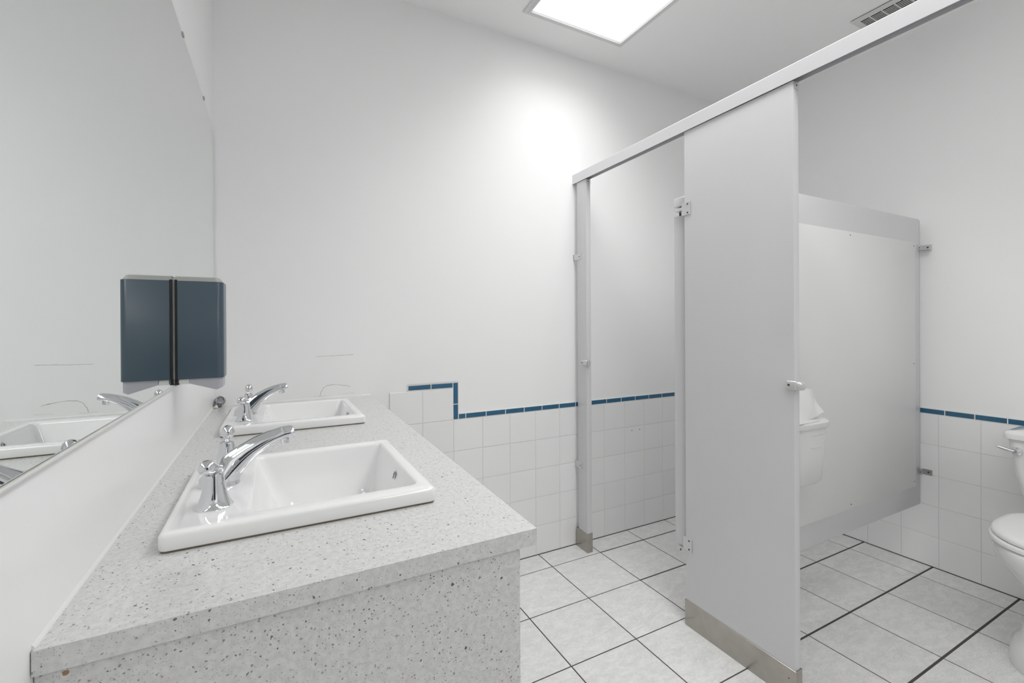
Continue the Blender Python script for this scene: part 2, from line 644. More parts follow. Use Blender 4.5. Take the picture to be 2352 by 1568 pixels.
def jitter(pts, sub, amp):
    out = []
    for (a, b) in zip(pts[:-1], pts[1:]):
        for k in range(sub):
            t = k / sub
            out.append((a[0] + (b[0] - a[0]) * t + random.uniform(-amp, amp), a[1] + (b[1] - a[1]) * t + random.uniform(-amp, amp)))
    out.append(pts[-1])
    return out


ribbon(jitter([(0.158, 1.1125), (0.22, 1.113), (0.26, 1.1145), (0.315, 1.1155)], 6, 0.0006), 0.0011, 'paint_crack', 'crack')
ribbon(jitter([(0.173, 0.941), (0.176, 0.955), (0.188, 0.975), (0.203, 0.986), (0.232, 0.988), (0.262, 0.983), (0.285, 0.979)], 4, 0.0008),
       0.0012, 'paint_crack', 'crack')
ribbon(jitter([(0.273, 0.982), (0.290, 0.978), (0.299, 0.972)], 4, 0.0010), 0.0009, 'paint_crack', 'crack')
ribbon(jitter([(0.145, 0.9415), (0.18, 0.9412), (0.20, 0.9425)], 4, 0.0006), 0.0008, 'paint_crack', 'crack_light')
ribbon(jitter([(0.262, 0.944), (0.29, 0.9455), (0.318, 0.9465)], 4, 0.0006), 0.0008, 'paint_crack', 'crack_light')

# ------------------------------------------------------------------ ceiling light
def ceiling_light(name, label, x0, x1, y0, y1, lamp='light_diffuser'):
    z = ZC
    t = thing(name, label, 'ceiling light', ((x0 + x1) / 2, (y0 + y1) / 2, z), 'recessed ceiling light panels')
    # stepped frame: flat outer flange, raised inner lip
    bm = new_bm()
    def rect(i, zz):
        return [(x0 + i, y0 + i, zz), (x1 - i, y0 + i, zz), (x1 - i, y1 - i, zz), (x0 + i, y1 - i, zz)]
    loops = [rect(0, z), rect(0, z - 0.007), rect(0.003, z - 0.010), rect(0.018, z - 0.010), rect(0.021, z - 0.015), rect(0.030, z - 0.015), rect(0.034, z - 0.006),
             rect(0.034, z)]
    loft(bm, loops, False, False)
    obj('frame', bm, 'frame_white', t)
    obj('diffuser', box(x0 + 0.0342, x1 - 0.0342, y0 + 0.0342, y1 - 0.0342, z - 0.006, z - 0.001), lamp, t)
    if lamp == 'light_diffuser':
        ld = bpy.data.lights.new('panel_lamp', 'AREA')  # extra downward lamp just under the glowing diffuser
        ld.shape = 'RECTANGLE'
        ld.size = x1 - x0 - 0.07
        ld.size_y = y1 - y0 - 0.07
        ld.energy = PANEL_WATTS
        ld.color = (1.0, 0.998, 0.996)
        ld.spread = math.radians(125)
        lo_ = bpy.data.objects.new('panel_lamp', ld)
        COL.objects.link(lo_)
        lo_.parent = t
        lo_.location = (0, 0, -0.0065)
    return t


ceiling_light('ceiling_light', 'bright square-framed white light panel recessed in the ceiling above the stall front', 1.075, 1.685, 0.71, 1.93)
ceiling_light('ceiling_light', 'added fill light panel out of view, over the middle of the washroom', 0.80, 1.41, -0.50, 0.67, 'fill_panel_diffuser')  # unseen fill panel, added to flatten the lighting
ceiling_light('ceiling_light', 'added fill light panel out of view, beside the added door', 0.80, 1.41, -2.10, -0.93, 'fill_panel_diffuser')  # second unseen fill panel, added for the same even light

# ------------------------------------------------------------------ ceiling vent
vx0, vx1, vy0, vy1 = 2.582, 2.862, 0.966, 1.246
vent = thing('ceiling_vent', 'white slotted exhaust grille in the ceiling above the stall', 'vent', ((vx0 + vx1) / 2, (vy0 + vy1) / 2, ZC))
obj('duct_dark', box(vx0 + 0.03, vx1 - 0.03, vy0 + 0.03, vy1 - 0.03, ZC - 0.0042, ZC - 0.001), 'hole', vent)  # flat black plate standing in for the dark duct behind the slats
sx0, sx1, sy0, sy1 = 2.619, 2.825, 0.990, 1.219
bm = new_bm()
zt, zb_ = ZC - 0.0035, ZC - 0.006
for a in ((vx0, sx0, vy0, vy1), (sx1, vx1, vy0, vy1), (sx0, sx1, vy0, sy0), (sx0, sx1, sy1, vy1)):
    add_box(bm, *a, zb_, zt)
obj('grille_frame', bm, 'grille_white', vent)
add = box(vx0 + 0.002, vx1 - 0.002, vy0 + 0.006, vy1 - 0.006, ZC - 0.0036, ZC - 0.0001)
obj('gap_shadow', add, 'hole', vent)  # black plate standing in for the shaded gap round the grille
ns = 15
pitch = (sx1 - sx0) / ns
slat_me = None
for k in range(1, ns):
    xk = sx0 + k * pitch
    if slat_me is None:
        o = obj('slat', box(-0.0024, 0.0024, (sy0 - sy1) / 2, (sy1 - sy0) / 2, -0.0007, 0.0007), 'grille_white', None)
        slat_me = o.data
        o.parent = vent
    else:
        o = bpy.data.objects.new('slat', slat_me)
        COL.objects.link(o)
        o.parent = vent
    o.location = Vector((xk, (sy0 + sy1) / 2, ZC - 0.0053)) - vent.location
for yk in (1.178, 1.1275, 1.0765, 1.0255):
    obj('cross_bar', box(sx0, sx1, yk - 0.0025, yk + 0.0025, ZC - 0.0061, ZC - 0.0044), 'grille_white', vent)

# ------------------------------------------------------------------ mirror
XM = XL + 0.0055
bm = new_bm()
yz = [(-0.30, 1.110), (2.119, 1.106), (2.119, 2.0215), (-0.30, 1.954)]
loft(bm, [[(XL, a, b) for a, b in yz], [(XM - 0.0008, a, b) for a, b in yz]], True, False)
mirror = thing('wall_mirror', 'large frameless mirror along the left wall above the countertop', 'mirror', (XL, 0.9, 1.1))
obj('glass_edge', bm, 'dispenser_grey', mirror)
bm = new_bm()
cy_, cz_ = 0.9, 1.55
ins = [(a + (0.0015 if a < cy_ else -0.0015), b + (0.0015 if b < cz_ else -0.0015)) for a, b in yz]
loft(bm, [[(XM - 0.0008, a, b) for a, b in yz], [(XM, a, b) for a, b in ins]], False, True)
obj('mirror_glass', bm, 'mirror', mirror)
obj('bottom_shade_strip', box(XL, XM + 0.003, -0.30, 2.119, 1.1040, 1.1075, 0.001), 'dispenser_white', mirror)  # pale strip standing in for the soft shade line under the mirror
for yk, zk in ((1.442, 2.0005), (1.838, 2.0115)):
    obj('mirror_clip', box(XL, XM + 0.0025, yk - 0.009, yk + 0.009, zk - 0.004, zk + 0.004, 0.001), 'dispenser_grey', mirror)

# ------------------------------------------------------------------ countertop with two sink cut-outs
S1 = (0.0545, 0.9745)
S2 = (0.0600, 1.7125)
SW, SD = 0.199, 0.1975           # half sizes of a sink


def slab_with_holes(xs, ys, z0, z1, holes):
    bm = new_bm()
    V = {}
    def v(i, j, k):
        if (i, j, k) not in V:
            V[(i, j, k)] = bm.verts.new((xs[i], ys[j], (z0, z1)[k]))
        return V[(i, j, k)]
    nx, ny = len(xs) - 1, len(ys) - 1
    def solid(i, j):
        return 0 <= i < nx and 0 <= j < ny and (i, j) not in holes
    for i in range(nx):
        for j in range(ny):
            if not solid(i, j):
                continue
            bm.faces.new((v(i, j, 1), v(i + 1, j, 1), v(i + 1, j + 1, 1), v(i, j + 1, 1)))
            bm.faces.new((v(i, j, 0), v(i, j + 1, 0), v(i + 1, j + 1, 0), v(i + 1, j, 0)))
            for di, dj, a, b in ((-1, 0, (0, 1), (0, 0)), (1, 0, (1, 0), (1, 1)), (0, -1, (0, 0), (1, 0)), (0, 1, (1, 1), (0, 1))):
                if not solid(i + di, j + dj):
                    bm.faces.new((v(i + a[0], j + a[1], 1), v(i + a[0], j + a[1], 0), v(i + b[0], j + b[1], 0), v(i + b[0], j + b[1], 1)))
    return bm


cx0, cx1, cy0, cy1 = XL + 0.001, 0.362, 0.605, YB + PAINT - 0.001
cuts_y = [cy0, S1[1] - SD + 0.02, S1[1] + SD - 0.02, S2[1] - SD + 0.02, S2[1] + SD - 0.02, cy1]
cuts_x = [cx0, S1[0] - SW + 0.02, S1[0] + SW - 0.02, cx1]
bm = slab_with_holes(cuts_x, cuts_y, CT - 0.025, CT, {(1, 1), (1, 3)})
# slight widening towards the back wall, as the slab was cut
for v in bm.verts:
    if v.co.x > cx1 - 1e-4:
        v.co.x = 0.357 + (v.co.y - cy0) / (cy1 - cy0) * 0.029
es = []
for e in bm.edges:
    a, b = e.verts
    if len(e.link_faces) == 2 and e.calc_face_angle(0) > 0.5:
        mid = (a.co + b.co) / 2
        if mid.y < cy0 + 1e-4 or mid.x > 0.35:
            es.append(e)
bmesh.ops.bevel(bm, geom=es, offset=0.0035, segments=3, affect='EDGES', profile=0.5)
counter = obj('countertop', bm, 'quartz', smooth=30)
tag(counter, 'speckled grey-white stone countertop along the mirror wall holding two sinks', 'countertop')
bm = new_bm()
loft(bm, [[(XL, yy, CT - 0.001), (XL + 0.0032, yy, CT - 0.001), (XL + 0.0022, yy, CT + 0.0022), (XL, yy, CT + 0.0042)] for yy in (cy0 + 0.004, 1.0, 1.5, YB + PAINT - 0.001)])
obj('caulk_bead', bm, 'caulk', counter, 40)
bm = new_bm()
yb_ = YB + PAINT
loft(bm, [[(xx, yb_, CT - 0.001), (xx, yb_ - 0.004, CT - 0.001), (xx, yb_ - 0.003, CT + 0.003), (xx, yb_, CT + 0.0045)] for xx in (XL + 0.004, 0.1, 0.384)])
obj('caulk_bead', bm, 'caulk', counter, 40)

panel = obj('vanity_end_panel', box(XL + 0.0005, 0.331, 0.611, 0.636, 0.0, CT - 0.0252, 0.0015), 'quartz', origin=(0.06, 0.62, 0))
tag(panel, 'speckled grey stone panel closing the near end of the vanity', 'panel')
bm = new_bm()
loft(bm, [[(-0.187 + r * math.cos(a * 0.6283) * (1 + 0.3 * math.sin(a * 2.1)), 0.6108 - dz, 0.8975 + r * math.sin(a * 0.6283) * 0.9) for a in range(10)] for r, dz in ((0.0028, 0.0), (0.0026, 0.0003))])
obj('rust_stain', bm, 'rust', panel)
apron = obj('vanity_front_panel', box(0.306, 0.331, 0.6365, YB - 0.001, 0.0, CT - 0.0252, 0.0015), 'quartz', origin=(0.318, 1.38, 0))
tag(apron, 'long speckled grey stone panel under the front edge of the countertop', 'panel')


# ------------------------------------------------------------------ sinks
def make_sink(label, c):
    zt = CT + 0.028
    zb = CT + 0.0032
    t = thing('drop_in_sink', label, 'sink', (c[0], c[1], CT), 'rectangular drop-in sinks')
    x0, x1, y0, y1 = c[0] - SW, c[0] + SW, c[1] - SD, c[1] + SD
    o0, o1, p0, p1 = c[0] - 0.088, c[0] + 0.172, c[1] - 0.164, c[1] + 0.164   # basin opening
    lp = []
    R = 0.010
    def outer(i, z):
        return rrect(x0 + i, x1 - i, y0 + i, y1 - i, R, z, 7)
    lp.append(rrect(x0 + 0.02, x1 - 0.02, y0 + 0.02, y1 - 0.02, R, zb, 7))
    lp.append(outer(0.0010, zb))
    lp.append(outer(0.0, zb + 0.002))
    lp.append(outer(0.0003, zt - 0.007))
    for a in (25, 50, 75, 90):
        s = math.radians(a)
        lp.append(outer(0.0003 + 0.006 * (1 - math.cos(s)), zt - 0.007 + 0.006 * math.sin(s) + (0.0006 if a == 90 else 0)))
    lp.append(outer(0.012, zt))
    def opening(i, z, r, extra=(0, 0, 0, 0)):
        return rrect(o0 + i + extra[0], o1 - i + extra[1], p0 + i + extra[2], p1 - i + extra[3], r, z, 7)
    lp.append(opening(-0.006, zt, 0.018))
    lp.append(opening(-0.003, zt - 0.0008, 0.016))
    lp.append(opening(-0.0008, zt - 0.003, 0.015))
    lp.append(opening(0.0003, zt - 0.007, 0.015))
    zd = zt - 0.125
    for f in (0.25, 0.5, 0.75):
        lp.append(opening(0.0003 + 0.018 * f, zt - 0.007 + (zd + 0.03 - zt + 0.007) * f, 0.016 + 0.012 * f, (0.016 * f, -0.004 * f, 0, 0)))
    lp.append(opening(0.019, zd + 0.030, 0.03, (0.018, -0.004, 0, 0)))
    for a in (25, 50, 70, 90):
        s = math.radians(a)
        lp.append(opening(0.019 + 0.028 * (1 - math.cos(s)), zd + 0.030 - 0.028 * math.sin(s), 0.032, (0.018, -0.004, 0, 0)))
    lp.append(opening(0.085, zd - 0.002, 0.03, (0.018, -0.004, 0, 0)))
    bm = new_bm()
    loft(bm, lp, False, True)
    obj('basin', bm, 'ceramic', t, 50)
    # sealant line under the rim
    bm = new_bm()
    loft(bm, [rrect(x0 + 0.0022, x1 - 0.0022, y0 + 0.0022, y1 - 0.0022, R, CT - 0.0002, 5), rrect(x0 + 0.0022, x1 - 0.0022, y0 + 0.0022, y1 - 0.0022, R, zb + 0.0004, 5),
              rrect(x0 + 0.012, x1 - 0.012, y0 + 0.012, y1 - 0.012, R, zb + 0.0004, 5), rrect(x0 + 0.012, x1 - 0.012, y0 + 0.012, y1 - 0.012, R, CT - 0.0002, 5)], False, False)
    obj('sealant_line', bm, 'sealant', t)
    # overflow ring on the wall facing the mirror
    ox = o1 - 0.0052
    ax = Vector((-1, 0, 0.20)).normalized()
    ring = obj('overflow_ring', lathe([(0.0065, 0), (0.0082, 0.0004), (0.0086, 0.0016), (0.0074, 0.0022), (0.0058, 0.0012), (0.0056, 0.0)], 24, ax, (ox - 0.001, c[1] - 0.02, zt - 0.026), False, False), 'chrome', t, 40)
    obj('overflow_hole', lathe([(0.0060, 0.0), (0.0060, 0.0006)], 20, ax, (ox - 0.001, c[1] - 0.02, zt - 0.026)), 'overflow_dark', ring)
    # drain
    dc = (c[0] + 0.045, c[1], zd + 0.0005)
    dr = obj('drain_ring', lathe([(0.033, -0.001), (0.033, 0.0012), (0.028, 0.0026), (0.022, 0.0016), (0.021, -0.001)], 28, None, dc, False, False), 'chrome', t, 40)
    obj('drain_plug', lathe([(0.0205, -0.001), (0.0205, 0.002), (0.015, 0.004), (0.0005, 0.005)], 24, None, dc), 'chrome', dr, 40)
    return t


make_sink('white rectangular sink nearest the viewer, in the front half of the countertop', S1)
make_sink('white rectangular sink at the far end of the countertop beside the back wall', S2)


# ------------------------------------------------------------------ faucets
SPOUT = [  # top (x,z), bottom (x,z), half width; x relative to the sink centre, z relative to the deck
    ((-0.1770, -0.0010), (-0.1110, -0.0010), 0.0265),
    ((-0.1770, 0.0010), (-0.1110, 0.0010), 0.0270),
    ((-0.1765, 0.0035), (-0.1120, 0.0035), 0.0255),
    ((-0.1755, 0.0140), (-0.1115, 0.0080), 0.0235),
    ((-0.1640, 0.0260), (-0.1060, 0.0180), 0.0205),
    ((-0.1425, 0.0470), (-0.0945, 0.0335), 0.0175),
    ((-0.1300, 0.0565), (-0.0870, 0.0410), 0.0162),
    ((-0.1150, 0.0655), (-0.0790, 0.0485), 0.0150),
    ((-0.0900, 0.0790), (-0.0630, 0.0595), 0.0140),
    ((-0.0680, 0.0875), (-0.0490, 0.0670), 0.0134),
    ((-0.0450, 0.0935), (-0.0350, 0.0725), 0.0130),
    ((-0.0300, 0.0955), (-0.0240, 0.0750), 0.0128),
    ((-0.0240, 0.0935), (-0.0205, 0.0760), 0.0118),
    ((-0.0220, 0.0900), (-0.0195, 0.0775), 0.0095),
]
SECT = [(0, 0), (0.42, 0.01), (0.74, 0.09), (0.94, 0.24), (1.0, 0.36), (0.97, 0.45), (0.84, 0.68), (0.62, 0.88), (0.34, 0.98), (0, 1)]


def make_faucet(label, c, near_dir, far_dir):
    dz = CT + 0.028
    t = thing('widespread_faucet', label, 'faucet', (c[0] - 0.14, c[1], dz), 'chrome faucets')
    bm = new_bm()
    loops = []
    for tp, bt, hw in SPOUT:
        lp = []
        prof = [(s, q) for s, q in SECT] + [(-s, q) for s, q in reversed(SECT[1:-1])]
        for s, q in prof:
            lp.append((c[0] + bt[0] + (tp[0] - bt[0]) * q, c[1] + s * hw, dz + bt[1] + (tp[1] - bt[1]) * q))
        loops.append(lp)
    # the base section is an oval
    for k in range(4):
        tp, bt, hw = SPOUT[k]
        n = len(loops[k])
        for i in range(n):
            q = i / n * 2 * math.pi
            xm, zm = (tp[0] + bt[0]) / 2, (tp[1] + bt[1]) / 2
            lx = (bt[0] - tp[0]) / 2
            cq = math.cos(q)
            loops[k][i] = (c[0] + xm + lx * cq, c[1] + hw * math.sin(q), dz + zm + (bt[1] - tp[1]) / 2 * cq)
    loft(bm, loops)
    spout = obj('spout', bm, 'chrome', t, 32)
    obj('aerator', lathe([(0.0085, 0.0), (0.0085, 0.012), (0.0078, 0.013), (0.0060, 0.0125)], 24, (0.18, 0, -1), (c[0] - 0.0395, c[1], dz + 0.0745)), 'chrome', spout, 40)
    obj('base_gasket', lathe([(0.0262, -0.0009), (0.0262, 0.0004)], 28, None, (c[0] - 0.144, c[1], dz)), 'black_plastic', spout)
    for sgn, (az, el) in ((-1, near_dir), (1, far_dir)):
        hc = Vector((c[0] - 0.1405, c[1] + sgn * 0.112, dz))
        h = obj('handle_base', lathe([(0.0265, -0.0006), (0.0268, 0.0014), (0.0250, 0.0030), (0.0228, 0.0070), (0.0196, 0.0150), (0.0168, 0.0260), (0.0150, 0.0370), (0.0136, 0.0490), (0.0130, 0.0510), (0.0105, 0.0516)], 36, None, hc), 'chrome', t, 35)
        obj('ring', lathe([(0.0100, 0.0512), (0.0112, 0.0520), (0.0112, 0.0534), (0.0070, 0.0542)], 28, None, hc), 'chrome', h, 35)
        a, e = math.radians(az), math.radians(el)
        d = Vector((math.cos(a) * math.cos(e), math.sin(a) * math.cos(e), math.sin(e)))
        lev = lathe([(0.0042, 0.0), (0.0038, 0.004), (0.0052, 0.0065), (0.0092, 0.0100), (0.0117, 0.0150), (0.0124, 0.0200), (0.0112, 0.0260), (0.0078, 0.0308), (0.0034, 0.0334), (0.0004, 0.0340)], 24, d, hc + Vector((0, 0, 0.0520 if el > 40 else 0.0610)) - d * (0.0 if el > 40 else 0.011))
        merge(lev, lathe([(0.0060, 0.0530), (0.0048, 0.0550), (0.0036, 0.0570)], 20, None, hc))
        obj('lever', lev, 'chrome', h, 50)
    return t


make_faucet('chrome two-handle faucet on the near sink, nearest the viewer', S1, (205, 10), (80, 66))
make_faucet('chrome two-handle faucet on the far sink beside the back wall', S2, (215, 4), (80, 66))

# ------------------------------------------------------------------ wall fitting in the corner
wf = thing('pipe_fitting', 'small chrome pipe stub with round flange in the corner behind the far sink', 'pipe fitting', (-0.190, YB + PAINT, 0.945))
obj('flange', lathe([(0.0195, 0.0), (0.0195, 0.003), (0.0175, 0.0055), (0.0165, 0.0050), (0.0160, 0.0030), (0.0080, 0.0026)], 32, (0, -1, 0), (-0.1900, YB + PAINT, 0.9515)), 'chrome', wf, 35)
d = Vector((-0.06, -1, -0.36)).normalized()
obj('stub', lathe([(0.0135, 0.0), (0.0135, 0.020), (0.0125, 0.022), (0.0125, 0.036), (0.0105, 0.038), (0.0060, 0.036)], 8, d, (-0.1895, YB, 0.9530)), 'dull_chrome', wf, 20)
pt = new_bm()
bmesh.ops.create_icosphere(pt, subdivisions=2, radius=0.007)
for v in pt.verts:
    v.co *= 1 + random.uniform(-0.22, 0.22)
    v.co.z = max(v.co.z, -0.005)
pt.transform(Matrix.Translation((-0.1995, 2.070, CT + 0.0052)))
obj('putty_lump', pt, 'putty', wf, 60)

# ------------------------------------------------------------------ soap dispenser on the mirror
dx0, dx1, dy0, dy1 = XM + 0.0075, -0.1075, 1.290, 1.372
soap = thing('soap_dispenser', 'dark blue-grey soap dispenser mounted on the mirror above the far sink', 'dispenser', (XM, 1.33, 1.12))
def dprof(x0, x1, y0, y1, r, z, n=6):
    pts = [(x0, y1, z), (x0, y0, z)]
    for k in range(n + 1):
        a = math.radians(-90 + 90 * k / n)
        pts.append((x1 - r + r * math.cos(a), y0 + r + r * math.sin(a), z))
    for k in range(n + 1):
        a = math.radians(90 * k / n)
        pts.append((x1 - r + r * math.cos(a), y1 - r + r * math.sin(a), z))
    return pts
bm = new_bm()
loft(bm, [dprof(dx0, dx1, dy0, dy1, 0.014, 1.1215), dprof(dx0, dx1, dy0, dy1, 0.014, 1.1225), dprof(dx0, dx1, dy0, dy1, 0.014, 1.3485), dprof(dx0, dx1 - 0.001, dy0 + 0.001, dy1 - 0.001, 0.014, 1.3500)])
obj('cover', bm, 'dispenser_blue', soap, 40)
bm = new_bm()
loft(bm, [dprof(dx0 - 0.004, dx1 - 0.004, dy0 + 0.001, dy1 - 0.001, 0.013, 1.3500), dprof(dx0 - 0.004, dx1 - 0.009, dy0 + 0.003, dy1 - 0.003, 0.012, 1.3590), dprof(dx0 - 0.004, dx1 - 0.013, dy0 + 0.006, dy1 - 0.006, 0.010, 1.3605)])
obj('top_cap', bm, 'dispenser_cap', soap, 30)
obj('shaded_back', box(XM + 0.0022, dx0, dy0 + 0.001, dy1 - 0.001, 1.122, 1.352), 'black_plastic', soap)  # black block standing in for the shade inside the open-backed cover
obj('wall_bracket', box(XM, XM + 0.0030, dy0 + 0.006, dy1 - 0.006, 1.112, 1.356), 'dispenser_white', soap)
# grey push tray with a sloping underside
bm = new_bm()
lo = dprof(-0.176, -0.1105, dy0 + 0.003, dy1 - 0.003, 0.012, 0)
loft(bm, [[(x, y, 1.1215) for x, y, _ in lo], [(x, y, 1.1105 - max(0, min(1, (x + 0.176) / 0.046)) * 0.0175 + max(0, (x + 0.122)) * 0.45) for x, y, _ in lo]])
obj('push_tray', bm, 'dispenser_grey', soap, 35)
obj('nozzle_housing', box(-0.196, -0.1762, dy0 + 0.004, dy1 - 0.004, 1.1095, 1.1215, 0.0015), 'dispenser_white', soap)
bm = new_bm()
loft(bm, [[(XM + 0.001, dy0 + 0.004, z), (XM + w_, dy0 + 0.004, z), (XM + w_, dy0 + 0.016, z), (XM + 0.001, dy0 + 0.016, z)] for z, w_ in ((1.1085, 0.0090), (1.1120, 0.0068), (1.1215, 0.0060))])
obj('mounting_foot', bm, 'black_plastic', soap)

# ------------------------------------------------------------------ toilet partition
PX0, PX1 = 1.507, 1.537
bm = new_bm()
hx0, hx1, hz0, hz1 = 1.5005, 1.5335, 2.0365, 2.0890
prof = [(hx0, hz0), (hx0, hz1 - 0.002), (hx0 + 0.002, hz1), (hx1 - 0.002, hz1), (hx1, hz1 - 0.002), (hx1, hz0), (hx1 - 0.002, hz0), (hx1 - 0.002, hz1 - 0.0025), (hx0 + 0.002, hz1 - 0.0025), (hx0 + 0.002, hz0)]
rings = loft(bm, [[(x, yy, z) for x, z in prof] for yy in (YF + 0.001, YB + PAINT - 0.0005)], False, False)
rail = obj('header_rail', bm, 'header_metal', origin=(1.517, 0.4, hz0))
tag(rail, 'long pale metal header rail running over the stall fronts', 'rail')


def screw(parent, loc, axis, r=0.0032, name='screw', material='screw'):
    return obj(name, lathe([(r, 0), (r, 0.0008), (r * 0.6, 0.0016)], 14, axis, loc), material, parent, 40)


def pilaster(label, y0, y1, sh0, sh1):
    t = thing('pilaster', label, 'pilaster', (1.522, (y0 + y1) / 2, 0), 'stall pilasters')
    obj('panel', box(PX0, PX1, y0, y1, 0.001, 2.0362, 0.0022, 2, vertical), 'laminate', t, 40)
    # shoe: folded stainless sleeve, open at the top
    bm = new_bm()
    th = 0.003
    loops = []
    for i, z in ((0, 0.0002), (0, 0.1035), (0.0012, 0.1042), (0.0026, 0.1035), (0.0026, 0.08)):
        loops.append(rrect(PX0 - th + i, PX1 + th - i, sh0 + i, sh1 - i, 0.0025, z, 3))
    loft(bm, loops, True, False)
    obj('shoe', bm, 'brushed_steel', t, 40)
    return t


p1 = pilaster('narrow grey stall post fixed beside the back wall', 2.010, 2.094, 2.0065, 2.110)
p2 = pilaster('wide grey stall post standing between the two stall openings', 0.894, 1.341, 0.890, 1.3455)
screw(p2, (PX0 - 0.003, 0.914, 0.070), (-1, 0, 0), 0.0022)
# end brackets under the header
for pp, yy in ((p1, 2.010), (p2, 0.894)):
    br = obj('header_bracket', box(PX0 + 0.004, PX1 - 0.0005, yy - 0.0020, yy, 2.012, 2.0362, 0.0006), 'hinge_metal', pp)
    screw(br, (PX0 + 0.016, yy - 0.0020, 2.024), (0, -1, 0), 0.0030)


# wall brackets holding the narrow post
def wall_bracket(z):
    bm = box(PX0 - 0.0035, PX0, 2.056, 2.1262, z - 0.0165, z + 0.0165, 0.0008)
    merge(bm, box(PX0 - 0.0035, PX0 + 0.001, 2.1225, 2.1258, z - 0.0165, z + 0.0165))
    b = obj('wall_bracket', bm, 'hinge_metal', p1)
    screw(b, (PX0 - 0.0035, 2.070, z - 0.001), (-1, 0, 0), 0.0032)


wall_bracket(1.622)
wall_bracket(0.463)
# latch keeper on the narrow post (rounded stop with a bumper)
bm = box(PX0 - 0.013, PX0, 2.000, 2.048, 1.021, 1.051, 0.0095, 3)
k_ = obj('latch_keeper', bm, 'hinge_metal', p1, 40)
screw(k_, (PX0 - 0.0135, 2.036, 1.035), (-1, 0, 0), 0.0036)
obj('bumper', box(PX0 - 0.004, PX0 + 0.014, 1.994, 2.002, 1.022, 1.050, 0.002), 'hinge_metal', k_)
obj('edge_line', box(PX0 - 0.0004, PX0 + 0.0008, 2.0185, 2.0205, 0.105, 2.036), 'laminate_edge', p1)
# latch keeper on the wide post: a bracket with a rounded nose
bm = box(PX0 - 0.010, PX0, 0.882, 0.917, 1.026, 1.056, 0.006, 3)
k2 = obj('latch_keeper', bm, 'hinge_metal', p2, 40)
screw(k2, (PX0 - 0.0102, 0.9065, 1.042), (-1, 0, 0), 0.0038)
bm = box(PX0 - 0.008, PX0 + 0.022, 0.866, 0.8938, 1.026, 1.054, 0.010, 4)
obj('keeper_nose', bm, 'hinge_metal', k2, 40)

# far stall door, swung open into the stall
door = thing('stall_door', 'pale grey stall door swung open inside the far stall, seen edge-on', 'door', (1.53, 1.375, 0.31))
obj('panel', box(1.562, 2.150, 1.386, 1.413, 0.305, 1.703, 0.003, 2), 'laminate', door, 40)
bm = new_bm()
lo = []
for k in range(9):                                   # rounded edge towards the post, flat outer lip
    a = math.radians(180 + 90 * k / 8)
    lo.append((1.560 + 0.030 * math.cos(a), 1.396 + 0.038 * math.sin(a)))
lo += [(1.575, 1.358), (1.575, 1.4165), (1.5305, 1.4165), (1.5290, 1.4150), (1.5290, 1.3985), (1.5298, 1.3970)]
loft(bm, [[(x, y, z) for x, y in lo] for z in (0.305, 0.308, 1.701, 1.703)])
stile = obj('hinge_stile', bm, 'laminate', door, 30)


def hinge(zm, top):
    s = 1 if top else -1
    h = obj('hinge_plate', box(PX0 - 0.0035, PX0, 1.3085, 1.352, zm - 0.027, zm + 0.027, 0.0012), 'hinge_metal', p2)
    for q in (-1, 1):
        screw(h, (PX0 - 0.0035, 1.3215, zm + q * 0.0175), (-1, 0, 0), 0.0036)
    if top:
        # cap block above the pivot
        obj('hinge_cap', box(1.514, 1.550, 1.347, 1.406, 1.738, 1.777, 0.005, 3), 'hinge_metal', door, 40)
        obj('hinge_arm', box(1.514, 1.538, 1.345, 1.398, 1.718, 1.7315, 0.0015), 'hinge_metal', door)
        obj('pivot', lathe([(0.0045, 0), (0.0045, 0.040)], 14, None, (1.540, 1.392, 1.700)), 'screw', door, 40)
    else:
        obj('hinge_arm', box(1.514, 1.538, 1.345, 1.398, 0.288, 0.3015, 0.0015), 'hinge_metal', door)
        screw(door, (1.514, 1.374, 0.2945), (-1, 0, 0), 0.0042)


hinge(1.718, True)
hinge(0.336, False)

# divider between the stalls
DY0, DY1 = 1.105, 1.131
div = thing('stall_divider', 'pale grey divider panel between the two stalls with a white board on it', 'partition', (2.24, 1.118, 0.313))
def round_panel(x0, x1, z0, z1, y0, y1, r, n=6, bev=0.002):
    pts = [(x, z) for x, z, _ in rrect(x0, x1, z0, z1, r, 0, n)]
    cx, cz = (x0 + x1) / 2, (z0 + z1) / 2
    def ring(i, yy):
        return [(x + (i if x < cx else -i), yy, z + (i if z < cz else -i)) for x, z in pts]
    bm = new_bm()
    loft(bm, [ring(bev, y0), ring(0, y0 + bev), ring(0, y1 - bev), ring(bev, y1)])
    return bm
obj('panel', round_panel(PX1 + 0.012, 2.9415, 0.3135, 1.7745, DY0, DY1, 0.011), 'laminate', div, 40)
board = obj('cover_board', round_panel(PX1 + 0.05, 2.886, 0.4145, 1.6520, DY0 - 0.0028, DY0, 0.003, 3, 0.0006), 'white_board', div, 40)
for xk, zk in ((2.278, 1.636), (2.870, 1.632), (2.867, 1.037), (2.867, 0.441), (2.277, 0.436), (1.70, 1.636), (1.70, 0.436)):
    screw(board, (xk, DY0 - 0.0028, zk), (0, -1, 0), 0.0028)
